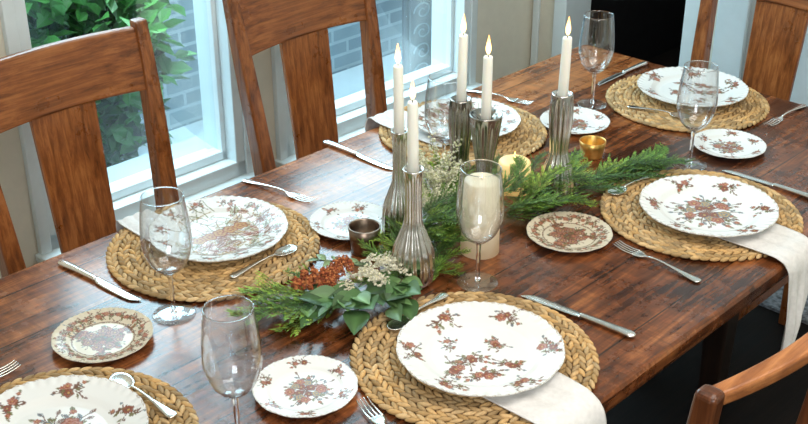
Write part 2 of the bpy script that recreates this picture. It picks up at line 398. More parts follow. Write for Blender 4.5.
# ------------------------------------------------------------------ plates
PW=np.array([.775,.775,.755])
def paint(X,Y,kind,seed):
    R=np.random.default_rng(seed)
    n=X.shape[0]
    C=np.tile(PW,(n,1)); rnd=R.random(n)
    rust=np.array([.28,.075,.045]); brown=np.array([.16,.08,.055]); olive=np.array([.16,.17,.07]); blue=np.array([.13,.18,.21]); och=np.array([.52,.32,.12]); pink=np.array([.44,.22,.16])
    def put(mask,c,dens=.9):
        m=mask&(rnd<dens); C[m]=C[m]*.12+c*.88
    def leaf(cx,cy,l,a,c,dens=.85):
        dx,dy=X-cx,Y-cy; u=dx*np.cos(a)+dy*np.sin(a); v=-dx*np.sin(a)+dy*np.cos(a)
        inside=(u>0)&(u<l); hw=.27*l*np.sin(np.pi*np.clip(u/l,0,1))
        put(inside&(np.abs(v)<hw),c,dens); put(inside&(np.abs(v)<hw*.18),brown,1)
    def flower(cx,cy,r,c,c2,k=5):
        dx,dy=X-cx,Y-cy; d=np.hypot(dx,dy); a=np.arctan2(dy,dx)+R.random()*6
        rho=r*(.76+.24*np.abs(np.cos(k*a/2)))
        put(d<rho,c,1); put(d<rho*.82,c2,.8); put((d<rho*.5)&(np.abs(np.cos(k*a/2))>.35),c,.9); put(d<rho*.22,och,1)
    def stem(x0,y0,a,l,curv,c,w=.010):
        k=int(l/.016)+4
        for t in np.linspace(0,1,k):
            aa=a+curv*t; x0+=math.cos(aa)*l/k; y0+=math.sin(aa)*l/k
            put(np.hypot(X-x0,Y-y0)<w,c,.9)
        return x0,y0
    def spray(cx,cy,a,s,nf=2):
        for k in range(8):
            aa=a+R.uniform(-.9,.9)+(math.pi if k%2 else 0)
            ex,ey=stem(cx,cy,aa,s*R.uniform(.6,1.5),R.uniform(-1,1),brown,.008)
            leaf(ex,ey,s*.45,aa+R.uniform(-.6,.6),[olive,brown,blue][k%3])
            leaf((cx+ex)/2,(cy+ey)/2,s*.5,aa+.9,[olive,brown][k%2]); leaf((cx+ex)/2,(cy+ey)/2,s*.5,aa-.9,[brown,olive][k%2])
            if k%3==0: flower(ex,ey,s*.2,rust,pink)
        for k in range(nf): flower(cx+R.normal()*s*.3,cy+R.normal()*s*.3,s*R.uniform(.36,.5),[rust,brown][k%2],[pink,rust][k%2])
    if kind=='bouquet':
        for k in range(26):
            aa=k*.242+R.uniform(-.15,.15); ex,ey=stem(0,0,aa,R.uniform(.30,.54),R.uniform(-.8,.8),brown)
            leaf(ex,ey,.11,aa+R.uniform(-.5,.5),[olive,brown,blue][k%3]); leaf(ex*.78,ey*.78,.12,aa+.9,[olive,blue][k%2]); leaf(ex*.62,ey*.62,.13,aa-.9,[brown,olive][k%2])
            if k%3==0: flower(ex,ey,.045,rust,pink)
        for k in range(13):
            aa=k*.5+R.uniform(-.2,.2); rr=[.30,.14,.24][k%3]; flower(rr*math.cos(aa),rr*math.sin(aa),R.uniform(.085,.115),[rust,brown,blue][k%3],[pink,rust,och][k%3])
        for k in range(6):
            a=k*2*math.pi/6+.4+R.uniform(-.1,.1); spray(.80*math.cos(a),.80*math.sin(a),a+math.pi/2,.14)
    elif kind=='side':
        spray(-.36,-.22,.9,.17,3); spray(-.05,-.42,.3,.17,3); spray(.30,-.30,-.5,.15,2); spray(-.12,-.05,.5,.15,2); spray(.24,.20,2,.13,2); spray(-.30,.28,1.2,.11,1)
        for k in range(6):
            a=k*2*math.pi/6+.9; spray(.80*math.cos(a),.80*math.sin(a),a+math.pi/2,.145)
    elif kind=='feather':
        gb=np.array([.36,.27,.14])
        for k in range(110):
            a=R.random()*6.28; r=R.uniform(.05,.70); b=R.random()*6.28
            stem(r*math.cos(a),r*math.sin(a),b,.3,R.uniform(-2,2),[brown*1.4,gb,olive][k%3],.009)
        for k in range(130):
            a=R.uniform(-2.4,1.6); r=.72*math.sqrt(R.random()); leaf(r*math.cos(a),r*math.sin(a),R.uniform(.12,.26),R.uniform(-.6,1.6),[gb,olive*1.4,rust*1.1,och*.85,brown*1.5,pink*.9][k%6],.65)
        for k in range(5): flower(-.25+.13*k,-.2+.12*k,.12,rust,och)
        for k in range(12):
            a=k*.5236; spray(.84*math.cos(a),.84*math.sin(a),a+1.57,.10,1)
    elif kind=='dense':
        C[:]=C*np.array([.86,.76,.60])
        for k in range(22):
            a=k*2*math.pi/22; r=.79; spray(r*math.cos(a),r*math.sin(a),a+1.57,.135,1)
        for k in range(36):
            a=k*.7; r=[.04,.46,.24][k%3]; spray(r*math.cos(a),r*math.sin(a),a,.17,1)
        for k in range(7): flower(.3*math.cos(k*.9),.3*math.sin(k*.9),.12,brown,pink)
        rr=np.hypot(X,Y); put((rr>.60)&(rr<.63),brown,.8)
    rr=np.hypot(X,Y); put(rr>.985,np.array([.45,.36,.27]),.35)
    return C
def plate(name,R,nr,ns,kind,seed):
    V=[];r_list=np.linspace(0,1,nr+1)
    sc=R/.13
    def zt(q):
        pts=[(0,.0058),(.58,.0060),(.66,.0085),(.74,.0135),(.9,.0185),(1.,.0225)]
        for (a,za),(b,zb) in zip(pts[:-1],pts[1:]):
            if q<=b:
                t=(q-a)/(b-a); return (za+(zb-za)*t)*sc
        return pts[-1][1]*sc
    def scal(q,a):
        f=max(0,(q-.7)/.3); return 1+f*.016*(abs(math.cos(a*6))**.7-.6)
    V.append((0,0,zt(0)))
    for k in range(1,nr+1):
        q=r_list[k]
        for i in range(ns):
            a=2*math.pi*i/ns; r=R*q*scal(q,a)
            z=zt(q)+(.0008*sc*math.cos(a*50)*min(1,(q-.88)/.06) if q>.88 else 0)
            V.append((r*math.cos(a),r*math.sin(a),z))
    F=[]
    for i in range(ns): F.append((0,1+i,1+(i+1)%ns))
    for k in range(nr-1):
        for i in range(ns):
            j=(i+1)%ns; a=1+k*ns; F.append((a+i,a+ns+i,a+ns+j,a+j))
    last=1+(nr-1)*ns; ntop=len(V)
    prev=last
    for (q,z) in ((.995,.0195),(.9,.0145),(.72,.0085),(.60,.003),(.57,.0),(.54,.0),(.52,.003)):
        b=len(V)
        for i in range(ns):
            a=2*math.pi*i/ns; r=R*q*scal(q,a); V.append((r*math.cos(a),r*math.sin(a),z*sc))
        for i in range(ns):
            j=(i+1)%ns; F.append((prev+i,b+i,b+j,prev+j))
        prev=b
    c=len(V); V.append((0,0,.003*sc))
    for i in range(ns): F.append((prev+i,c,prev+(i+1)%ns))
    A=np.array(V); C=np.tile(PW,(len(V),1))
    C[:ntop]=paint(A[:ntop,0]/R,A[:ntop,1]/R,kind,seed)
    return mesh(name,V,F,M_plate,True,C)
pm_b=plate('dinner_plate_bouquet',.130,110,400,'bouquet',3)
pm_s=plate('dinner_plate_spray',.130,110,400,'side',11)
pm_f=plate('dinner_plate_feather',.130,110,400,'feather',5)
sm_b=plate('bread_plate_bouquet',.079,80,300,'bouquet',8)
sm_d=plate('bread_plate_dense',.080,80,300,'dense',9)
GP='floral transferware dinner plates'
PZ=MT+.0040
for (x,y,me,rz,lb,s) in (
  (.118,1.512,pm_s,.2,'white scalloped dinner plate with brown floral sprays, on placemat over napkin',1.0),
  (.583,1.998,pm_b,.5,'white scalloped dinner plate with central rust flower bouquet',1.0),
  (.690,2.625,pm_s,2.5,'white scalloped dinner plate with brown floral sprays at the table head',1.0),
  (-.342,1.905,pm_f,0,'white scalloped dinner plate with dense ochre and brown scenic pattern',.98),
  (.140,2.430,pm_f,2.,'white scalloped dinner plate with muted pattern, behind the candlesticks',.93),
  (-.487,1.303,pm_b,1.1,'white scalloped dinner plate with rust bouquet, beside water goblet',1.0)):
    o=obj('dinner_plate',me,None,(x,y,PZ),(0,0,rz)); o.scale=(s,)*3; tag(o,lb,'plate',GP)
for (x,y,me,rz,lb) in (
  (-.148,1.4408,sm_b,.3,'small white bread plate with rust flower bouquet'),
  (-.484,1.580,sm_d,.0,'small bread plate with dense brown pattern'),
  (-.101,1.976,sm_b,1.9,'small white bread plate with floral pattern beside copper votive'),
  (.3095,1.930,sm_d,1.3,'small bread plate with dense brown pattern beside greenery'),
  (.709,2.337,sm_b,3.,'small white bread plate with floral bouquet beside goblet'),
  (.390,2.468,sm_b,4.1,'small white bread plate behind ribbed candle holder')):
    o=obj('bread_plate',me,None,(x,y,TZ+.0005),(0,0,rz)); tag(o,lb,'plate','small floral bread plates')

# ------------------------------------------------------------------ napkins
def napkin(path,s0,s1,hang,label,skew=0):
    P=spline(path,8); nv=28; V=[];F=[]
    for k,(w,z) in enumerate(P):
        t=k/(len(P)-1)
        for i in range(nv+1):
            u=i/nv; h=max(0,(TZ-z))
            ss=s0+(s1-s0)*(u)+.012*math.sin(3*t+u)+skew*h*(.40*(1-u)+.12*u)
            bulge=.012*math.sin(u*9+t*2)*min(1,h*8)+.004*math.sin(u*23+t*5)*min(1,h*8)
            zz=z+ (.0 if h>0 else .0030*abs(math.sin(u*9+t*5)))-(h*.13*(u-.3) if h>.02 else 0)
            x,y=TW(ss+(0.1*h*(u-.5)*-1.),w+(abs(bulge)+.001 if hang>0 else -abs(bulge)-.001)*(1 if h>0 else 0))
            V.append((x,y,zz))
    n=nv+1
    for k in range(len(P)-1):
        for i in range(nv): F.append((k*n+i,k*n+i+1,(k+1)*n+i+1,(k+1)*n+i))
    o=obj('napkin',mesh('napkin',V,F,M_cloth,True)); m=o.modifiers.new('thick','SOLIDIFY'); m.thickness=.0018; m.offset=0
    tag(o,label,'napkin','white linen napkins'); return o
zc=MT+.0015
napkin([(.72,zc),(.82,zc),(.90,zc),(.932,zc-.004),(.951,TZ-.008),(.956,TZ-.05),(.958,TZ-.12),(.956,TZ-.175)],.590,.705,1,'white linen napkin under floral plate, hanging over table edge',1)
napkin([(.72,zc),(.82,zc),(.90,zc),(.932,zc-.004),(.951,TZ-.008),(.956,TZ-.05),(.958,TZ-.12),(.956,TZ-.2)],1.265,1.385,1,'white linen napkin fanned under plate beside the knife')
napkin([(.17,zc),(.08,zc),(-.02,zc),(-.045,zc),(-.056,TZ-.008),(-.060,TZ-.05),(-.062,TZ-.12),(-.06,TZ-.2)],1.375,1.445,-1,'white linen napkin under patterned plate hanging toward window')
napkin([(.17,zc),(.08,zc),(-.02,zc),(-.055,zc+.003),(-.072,TZ-.008),(-.075,TZ-.05),(-.077,TZ-.12),(-.075,TZ-.2)],.67,.76,-1,'white linen napkin under plate behind the candles')

# ------------------------------------------------------------------ cutlery
def ell(x,y,z,a,b,n=8): return [(x,y+a*math.cos(2*math.pi*i/n),z+b*math.sin(2*math.pi*i/n)) for i in range(n)]
def handle_mesh(L,x0):
    S=[(x0,.0022,.0018,.006),(x0+.02,.0022,.0018,.008),(x0+L*.5,.0036,.0018,.0062),(x0+L*.8,.0075,.0017,.0035),(x0+L*.93,.009,.0016,.003),(x0+L*.985,.006,.0014,.003),(x0+L,.001,.001,.003)]
    V,F=loft([ell(x,0,z,a,b) for (x,a,b,z) in spline(S,4)]); return mesh('handle',V,F,M_silver)
def mk_fork(L=.185):
    f=empty('fork'); V,F=[],[]
    S=[(.045,.0118,.0009,.0045),(.052,.0122,.001,.004),(.060,.0095,.0014,.004),(.068,.004,.0018,.005),(.075,.0022,.0018,.006)]
    loft([ell(x,0,z,a,b) for (x,a,b,z) in spline(S,3)],V,F)
    for k in range(4):
        y=(-1.5+k)*.0066
        T=[(0,.0007,.0006,.0075),(.012,.0013,.0009,.0045),(.03,.0016,.001,.0032),(.047,.0018,.001,.0045)]
        loft([ell(x,y*(.93 if x<.02 else 1),z,a,b,6) for (x,a,b,z) in spline(T,3)],V,F)
    obj('tines',mesh('tines',V,F,M_silver),f); obj('handle',handle_mesh(L-.073,.073),f); return f
def mk_spoon(L=.15):
    f=empty('spoon'); V=[];F=[]
    nr,ns=7,24
    for lay in (0,1):
        b=len(V)
        V.append((.024,0,.0012+lay*.0012))
        for k in range(1,nr+1):
            q=k/nr
            for i in range(ns):
                a=2*math.pi*i/ns; V.append((.024+.024*q*math.cos(a),.0155*q*math.sin(a)*(1-.12*math.cos(a)),.0012+.0042*q*q+lay*.0010))
        for i in range(ns):
            t=(b,b+1+i,b+1+(i+1)%ns); F.append(t if lay else t[::-1])
        for k in range(nr-1):
            for i in range(ns):
                j=(i+1)%ns; a=b+1+k*ns; t=(a+i,a+ns+i,a+ns+j,a+j); F.append(t if lay else t[::-1])
    b1=1+(nr-1)*ns; off=1+nr*ns
    for i in range(ns):
        j=(i+1)%ns; F.append((b1+i,b1+j,off+b1+j,off+b1+i))
    obj('bowl',mesh('bowl',V,F,M_silver),f); obj('handle',handle_mesh(L-.045,.045),f); return f
def mk_knife(L=.215):
    f=empty('table_knife')
    S=[(0,.0006,.0006,.0022),(.006,.005,.0008,.0022),(.02,.0085,.001,.0024),(.06,.0092,.0011,.003),(.10,.0085,.0013,.004),(.115,.005,.002,.005)]
    V,F=loft([ell(x,(-.0085+a)*.8,z,a,b) for (x,a,b,z) in spline(S,4)]); obj('blade',mesh('blade',V,F,M_silver),f)
    S=[(.113,.0055,.0035,.005),(.12,.006,.004,.005),(.15,.0065,.0045,.005),(.19,.0085,.0045,.005),(.208,.009,.004,.0048),(.215,.004,.002,.0045)]
    V,F=loft([ell(x,0,z,a,b) for (x,a,b,z) in spline(S,4)]); obj('handle',mesh('handle',V,F,M_silver),f); return f
def layout(items,mk,nm,group):
    proto=None
    for it in items:
        tip,end,lb=it[:3]; z=it[3] if len(it)>3 else TZ+.0005
        a=math.atan2(end[1]-tip[1],end[0]-tip[0])
        if proto is None: proto=mk(); proto.location=(*tip,z); proto.rotation_euler=(0,0,a); tag(proto,lb,nm,group)
        else: clone(proto,(*tip,z),a,lb)
forks=[((-.178,2.071),(-.312,2.162),'silver fork beside small plate near the window'),((-.0624,1.4158),(.029,1.249),'silver fork beside woven placemat and bread plate'),((.3926,1.8988),(.526,1.7544),'silver fork on bare table beside placemat'),((.825,2.455),(.925,2.56),'silver fork near the table head'),((.305,2.588),(.19,2.66),'silver fork behind the candles'),((-.60,1.509),(-.731,1.372),'silver fork beside placemat at the near table end')]
layout(forks,mk_fork,'fork','silver forks')
zs=MT-.0008
layout([((-.198,1.870),(-.301,1.765),'silver teaspoon lying on woven placemat',zs),((-.024,1.592),(.066,1.700),'silver teaspoon on placemat beside greenery',zs),((.410,2.085),(.505,2.172),'silver teaspoon on placemat beside greenery tips',zs),((.655,2.480),(.560,2.535),'silver teaspoon on placemat at table head',zs),((-.442,1.466),(-.322,1.357),'silver spoon on placemat beside goblet',zs)],mk_spoon,'spoon','silver teaspoons')
layout([((-.452,1.698),(-.615,1.828),'silver table knife beside goblet'),((.2043,1.721),(.373,1.5876),'silver table knife with thick handle beside goblet'),((.672,2.225),(.826,2.079),'silver table knife beside placemat'),((.478,2.720),(.622,2.868),'silver table knife near far table corner'),((-.02,2.222),(-.160,2.354),'silver table knife beside placemat and candlesticks')],mk_knife,'knife','silver table knives')

# ------------------------------------------------------------------ goblets
def mk_goblet():
    g=empty('water_goblet')
    outer=spline([(.0045,.078),(.014,.083),(.030,.100),(.0400,.128),(.0410,.152),(.0385,.185),(.0340,.220)],5)
    inner=[(r-.0011,z) for r,z in outer[::-1] if z>.086]
    prof=[(0,.078)]+outer+[(.0335,.2208)]+inner+[(0,.087)]
    V,F=lathe(prof,48); obj('bowl',mesh('bowl',V,F,M_glass),g)
    # polished solid lip
    lip=[(.0338+.0009*math.cos(a),.2205+.0009*math.sin(a)) for a in [i*math.pi/4 for i in range(9)]]
    V,F=lathe(lip,48); obj('lip',mesh('lip',V,F,M_glasss),g)
    prof=[(0,.0045)]+spline([(.0055,.0045),(.004,.012),(.0033,.03),(.0042,.05),(.0036,.062),(.0046,.0775)],4)+[(0,.0775)]
    V,F=lathe(prof,20); obj('stem',mesh('stem',V,F,M_glasss),g)
    prof=[(0,0),(.035,0),(.036,.001),(.035,.0018),(.02,.003),(.008,.0042),(0,.0044)]
    V,F=lathe(prof,40); obj('foot',mesh('foot',V,F,M_glass),g); return g
gob=mk_goblet(); gob.location=(-.384,1.660,TZ+.0005)
tag(gob,'clear glass water goblet with tall stem on the table','wine glass','clear water goblets')
for x,y in ((-.234,1.325),(.1287,1.765),(.606,2.255),(.4476,2.594),(.082,2.192)):
    clone(gob,(x,y,TZ+.0005),0)

# ------------------------------------------------------------------ candle holders + candles
def flute(n,amp,tw=0):
    def f(r,z,a):
        k=min(1,max(0,(z-.006)/.02))*min(1,max(0,(.214-z)/.02)); return r*(1-amp*k*(.5-.5*math.cos(n*a+tw*z*2)))
    return f
def holder(kind):
    if kind=='bottle':
        prof=spline([(.028,.0),(.0365,.008),(.0385,.035),(.036,.065),(.025,.095),(.0165,.12),(.0145,.16),(.0150,.195),(.0185,.218)],6)
        return lathe([(0,0)]+prof+[(.0165,.2185),(.0125,.205),(.0125,.17),(0,.17)],132,flute(16,.11,6))
    elif kind=='gourd':
        prof=spline([(.030,.0),(.037,.008),(.0365,.03),(.030,.06),(.021,.085),(.0185,.10),(.021,.13),(.0235,.165),(.023,.195),(.0205,.218)],6)
        return lathe([(0,0)]+prof+[(.018,.2185),(.0125,.205),(.0125,.17),(0,.17)],132,flute(14,.11))
    prof=spline([(.030,.0),(.031,.01),(.019,.03),(.014,.06),(.016,.11),(.022,.15),(.028,.19),(.031,.218)],6)
    return lathe([(0,0)]+prof+[(.029,.2185),(.0135,.205),(.0135,.17),(0,.17)],132,flute(14,.10))
mb=mesh('bottle_holder',*holder('bottle'),M_pewter); mg=mesh('gourd_holder',*holder('gourd'),M_pewter); mf=mesh('flared_holder',*holder('flared'),M_pewterd); mgd=mesh('gourd_holder_dark',*holder('gourd'),M_pewterd)
def mk_candle(r,h,wickh=.008,flame=1,mat=None,name='taper_candle'):
    V,F=lathe([(0,0),(r*1.02,0),(r,h*.5),(r*.92,h-.004),(r*.8,h-.0005),(r*.4,h-.002),(0,h-.002)],28)
    c=obj(name,mesh(name,V,F,mat or M_wax))
    V,F=lathe([(0,h-.003),(.0008,h-.003),(.0007,h+wickh),(0,h+wickh)],8); obj('wick',mesh('wick',V,F,M_wick),c)
    if flame:
        V,F=lathe([(0,0)]+spline([(.0018,.001),(.0042,.006),(.0050,.012),(.0036,.021),(.0016,.030),(.0004,.036)],4)+[(0,.037)],16)
        fo=obj('flame',mesh('flame',V,F,M_flame),c,(0,0,h+.003*flame)); fo.scale=(flame,)*3
    return c
HL=[(.0158,1.768,mb,.0095,.168,'ribbed pewter bottle-shaped candle holder beside flower sprays'),
    (-.008,1.930,mb,.0095,.170,'ribbed pewter bottle candle holder standing in the greenery'),
    (.1086,2.084,mgd,.0095,.175,'dark ribbed pewter candle holder beside goblet'),
    (.1516,2.006,mf,.0095,.160,'dark pewter candle holder with flared trumpet mouth'),
    (.306,2.1115,mg,.0100,.160,'ribbed silver bottle candle holder standing in cedar')]
for i,(x,y,me,r,h,lb) in enumerate(HL):
    o=obj('candle_holder',me,None,(x,y,TZ+.0005),(0,0,i)); tag(o,lb,'candle holder','ribbed metal candle holders')
    if i==1: o.scale=(.88,.88,1)
    c=mk_candle(r,h); c.location=(x,y,TZ+.1715); c.rotation_euler=(math.radians([.4,-.6,.5,0,-.8][i]),math.radians([-.6,-.8,.6,.2,1.0][i]),0)
    tag(c,'lit white taper candle in ribbed metal holder','candle','lit taper candles')
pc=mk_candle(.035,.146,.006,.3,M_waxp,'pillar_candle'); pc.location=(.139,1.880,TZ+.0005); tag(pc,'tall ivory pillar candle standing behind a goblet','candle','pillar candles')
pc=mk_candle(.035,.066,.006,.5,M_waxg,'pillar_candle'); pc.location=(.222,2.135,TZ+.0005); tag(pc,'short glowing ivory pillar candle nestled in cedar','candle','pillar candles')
def cup(rt,rb,h,mat,label):
    V,F=lathe([(0,0),(rb,0),(rb+.001,.002),((rt+rb)/2+.001,h*.55),(rt,h),(rt-.0015,h+.0005),(rt-.003,h-.002),((rt+rb)/2-.001,h*.5),(rb-.002,.005),(0,.005)],40)
    o=obj('votive_holder',mesh('votive_holder',V,F,mat)); tag(o,label,'candle holder','small metal votives')
    V,F=lathe([(0,.0055),(rb-.003,.0055),(rb-.001,h*.45),(0,h*.45)],24); c=obj('tealight_wax',mesh('tealight_wax',V,F,M_waxg if mat is M_brass_glow else M_wax),o)
    return o
o=cup(.030,.024,.052,M_copper,'aged grey-brown metal votive cup beside small floral plate'); o.location=(-.072,1.878,TZ+.0005)
o=cup(.029,.022,.036,M_brass_glow,'glowing brass votive cup with tealight on the table'); o.location=(.405,2.300,TZ+.0005)

# ------------------------------------------------------------------ greenery
def cedar(L,seed,tint):
    R=random.Random(seed); V=[];F=[];C=[]
    def quad(p,d,up,l,w,c):
        d=d.normalized(); sd=d.cross(up)
        if sd.length<1e-4: sd=Vector((0,1,0))
        sd.normalize(); b=len(V)
        for q in (p,p+d*l*.5+sd*w,p+d*l,p+d*l*.5-sd*w): V.append((q.x,q.y,max(q.z,.001))); C.append(c)
        F.append((b,b+1,b+2,b+3))
    def twig(p,d,up,l):
        n=max(3,int(l/.0036))
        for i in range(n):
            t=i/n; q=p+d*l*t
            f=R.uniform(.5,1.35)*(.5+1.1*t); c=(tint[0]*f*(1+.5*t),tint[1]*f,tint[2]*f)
            for sg in (-1,1):
                sd=d.cross(up).normalized()*sg
                dd=(d*1.0+sd*.55+up*R.uniform(-.35,.45))
                quad(q,dd,(up+Vector((R.uniform(-.5,.5),R.uniform(-.5,.5),0))).normalized(),.0085*(1.05-.4*t),.0012,c)
        quad(p+d*l*.9,d,up,.013,.0012,tuple(k*1.5 for k in tint))
        quad(p,d,up,l,.0008,(.07,.06,.02))
    p=Vector((0,0,.004)); d=Vector((1,0,.18)).normalized(); step=.0085; n=int(L/step)
    bend=R.uniform(-.04,.04)
    for i in range(n):
        t=i/n
        d=(d+Vector((0,bend,-.014+R.uniform(-.01,.01)))).normalized()
        quad(p,d,Vector((0,0,1)),step*1.3,.0013,(.09,.07,.025))
        q=p+d*step
        if i>0:
            for sg in (-1,1):
                sd=Vector((-d.y,d.x,0)).normalized()*sg
                dd=(d*1.0+sd*.6+Vector((0,0,R.uniform(-.25,.6)))).normalized()
                twig(q,dd,Vector((0,0,1)),(.016+.032*math.sin(math.pi*min(1,t+.2)))*R.uniform(.5,1.3))
        p=q
    return mesh('cedar_sprig',V,F,M_leaf,False,C)
cv=[cedar(.15,1,(.13,.30,.04)),cedar(.17,2,(.095,.24,.036)),cedar(.13,3,(.20,.38,.05)),cedar(.19,4,(.065,.17,.032))]
R=random.Random(12)
SP=[]
def run(pts,n,ang,spread,sc=(.65,.95),zz=.015,side=.02,tl=.12):
    for i in range(n):
        t=i/max(1,n-1)*(len(pts)-1.001); k=int(t); f=t-k
        x=pts[k][0]+(pts[k+1][0]-pts[k][0])*f+R.uniform(-side,side); y=pts[k][1]+(pts[k+1][1]-pts[k][1])*f+R.uniform(-side,side)
        SP.append((x,y,R.uniform(0,zz),ang+R.uniform(-spread,spread),R.uniform(*sc),R.randrange(4),R.uniform(0,tl)))
run([(-.04,1.74),(.0,1.82),(.04,1.87)],7,3.9,.5,(.55,.75))
run([(-.03,1.79),(-.005,1.84),(.02,1.89)],13,2.0,1.0,(.38,.52),.045,.01,.4)
run([(.035,1.74),(.055,1.76),(.06,1.79)],7,.9,1.3,(.32,.42),.02,.008,.3)
run([(.01,1.83),(.04,1.87),(.06,1.92)],20,-.2,1.5,(.45,.65),.07,.015,.55)
run([(.04,1.78),(.07,1.83),(.085,1.86)],9,1.6,1.6,(.38,.5),.03,.012,.4)
run([(.02,1.87),(.05,1.95),(.09,1.98)],17,.9,1.3,(.5,.75),.065,.02,.5)
run([(.06,1.98),(.10,2.04),(.16,2.06)],10,1.2,1.6,(.5,.75),.045,.015,.4)
run([(.17,1.98),(.22,2.02),(.28,2.05)],20,.1,1.2,(.55,.75),.055,.02,.4)
run([(.18,2.06),(.24,2.09),(.28,2.13)],8,.5,1.6,(.4,.55),.03,.015,.3)
run([(.24,2.08),(.30,2.12),(.36,2.13)],9,.8,1.2,(.5,.7),.03,.02,.3)
run([(.32,2.10),(.38,2.14),(.44,2.17)],11,.58,.45,(.6,.85),.02,.012,.12)
run([(.44,2.19),(.50,2.23)],5,.66,.2,(.6,.8),.003,.006,.05)
SP+=[(-.13,1.70,.0,3.75,1.25,2,.0),(-.11,1.68,.0,4.1,1.0,2,.0),(-.15,1.72,.0,3.4,.95,2,.0),(-.12,1.69,.01,3.95,1.2,0,.05),(-.12,1.76,.0,3.1,.6,0,.0),(-.14,1.70,.015,3.6,1.0,2,.1)]
CED=None
for (x,y,z,a,s,m,tl) in SP:
    if CED is None:
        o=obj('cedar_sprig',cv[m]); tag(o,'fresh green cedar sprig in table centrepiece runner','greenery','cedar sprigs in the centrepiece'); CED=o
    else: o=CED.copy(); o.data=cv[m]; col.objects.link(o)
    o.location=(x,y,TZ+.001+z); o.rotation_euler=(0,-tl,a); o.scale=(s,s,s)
def leafy(n,L,seed,tint,ll=.05,wf=.25):
    R=random.Random(seed); V=[];F=[];C=[]
    def leaf(p,yaw,pitch,roll,l,w,c):
        M=Matrix.Translation(p)@Matrix.Rotation(yaw,4,'Z')@Matrix.Rotation(-pitch,4,'Y')@Matrix.Rotation(roll,4,'X')
        b=len(V); nu=7
        for i in range(nu+1):
            t=i/nu; ww=w*math.sin(math.pi*t**.8)+.0004
            for k,yy in enumerate((-1,-.5,0,.5,1)):
                q=M@Vector((l*t,yy*ww,abs(yy)*ww*.30-.35*l*t*t*.5)); V.append((q.x,q.y,max(.001,q.z)))
                f=1.6 if k==2 else 1.0
                C.append(tuple(x*f for x in c))
        for i in range(nu):
            for k in range(4):
                a=b+i*5+k; F.append((a,a+1,a+6,a+5))
    for i in range(n):
        t=i/n; p=Vector((L*t,.01*math.sin(t*4),.010+.010*math.sin(t*3)))
        f=R.uniform(.6,1.35)
        leaf(p,(1 if i%2 else -1)*R.uniform(.1,1.2),R.uniform(-.05,.5),R.uniform(-.5,.5),ll*R.uniform(.7,1.15),ll*wf,(tint[0]*f,tint[1]*f,tint[2]*f))
    sec=[ell(L*t,.01*math.sin(t*4),.010+.010*math.sin(t*3),.0015,.0015,6) for t in [i/8 for i in range(9)]]
    b=len(V); v2,f2=loft(sec); V+=v2; F+=[tuple(b+i for i in f) for f in f2]; C+=[(.08,.05,.03)]*len(v2)
    return mesh('leafy_sprig',V,F,M_leafs,True,C)
lv=[leafy(6,.06,1,(.075,.16,.055),.070,.31),leafy(7,.07,2,(.12,.22,.08),.052,.30),leafy(10,.10,3,(.18,.26,.13),.026)]
for i,(x,y,a,m,z) in enumerate([(-.10,1.69,-2.25,0,.004),(-.065,1.68,-1.75,0,.010),(-.045,1.70,-1.1,1,.008),(-.02,1.72,-1.3,0,.006),(-.15,1.69,-2.9,2,.0),(-.01,1.75,-1.7,1,.01),(-.06,1.80,3.0,2,.0),(-.14,1.68,-2.6,1,.0),(-.08,1.685,-2.0,1,.02)]):
    o=obj('leafy_sprig',lv[m],None,(x,y,TZ+.001+z),(0,0,a)); tag(o,'dark green broad-leaf evergreen sprig with gray-green sheen','greenery','broad leaf sprigs in the centrepiece')
def cluster(shape,n,seed,cols,rad):
    R=random.Random(seed); V=[];F=[];C=[]
    oc=[(1,0,0),(-1,0,0),(0,1,0),(0,-1,0),(0,0,1),(0,0,-1)]; of=[(0,2,4),(2,1,4),(1,3,4),(3,0,4),(2,0,5),(1,2,5),(3,1,5),(0,3,5)]
    for i in range(n):
        x,y,z=shape(R); c=R.choice(cols); f=R.uniform(.6,1.2); r=rad*R.uniform(.6,1.3); b=len(V)
        for (a,bb,cc) in oc: V.append((x+a*r,y+bb*r,max(.0005,z+cc*r))); C.append(tuple(k*f for k in c))
        F+=[tuple(b+k for k in t) for t in of]
    return mesh('flower',V,F,M_flower,False,C)
def dome(R):
    u=R.uniform(-1,1); r=math.sqrt(max(0,1-u*u))*.5+.12; a=R.uniform(0,math.pi); q=R.uniform(.6,1)+.2*math.sin(u*14)
    return (u*.040, math.cos(a)*r*.036*q, .004+math.sin(a)*r*.060*q)
def plume(R):
    t=R.random(); k=R.randrange(14); base=k/14; a=k*2.4
    l=.020*(1-base)+.004
    return (.010+base*.078+l*t*.8+R.uniform(-.0016,.0016), l*t*math.cos(a)+R.uniform(-.0018,.0018), .014+.014*math.sin(base*2.6)+abs(l*t*math.sin(a))*.9+R.uniform(-.0018,.0018))
def fluff(R):
    a=R.uniform(0,6.28); k=R.randrange(11); b=k*.57; t=R.random()
    return (t*.042*math.cos(b)+R.uniform(-.007,.007), t*.04*math.sin(b)+R.uniform(-.007,.007), .04+.075*t*(1 if k%2 else .6)+R.uniform(-.005,.005))
rust=cluster(dome,700,1,[(.42,.11,.035),(.27,.06,.022),(.55,.19,.06)],.0034)
plm=cluster(plume,620,2,[(.84,.78,.60),(.76,.70,.48),(.90,.86,.74)],.0013)
flf=cluster(fluff,1100,3,[(.72,.69,.48),(.80,.77,.60),(.54,.55,.32)],.0021)
for x,y,a,s,z in ((-.155,1.712,.35,.95,.014),(-.110,1.757,.9,.70,.022),(-.126,1.722,1.6,.6,.026)):
    o=obj('dried_flower_head',rust,None,(x,y,TZ+.001+z),(0,0,a)); o.scale=(s,)*3; tag(o,'rust-brown dried flower head in the centrepiece','flower','rust flower heads')
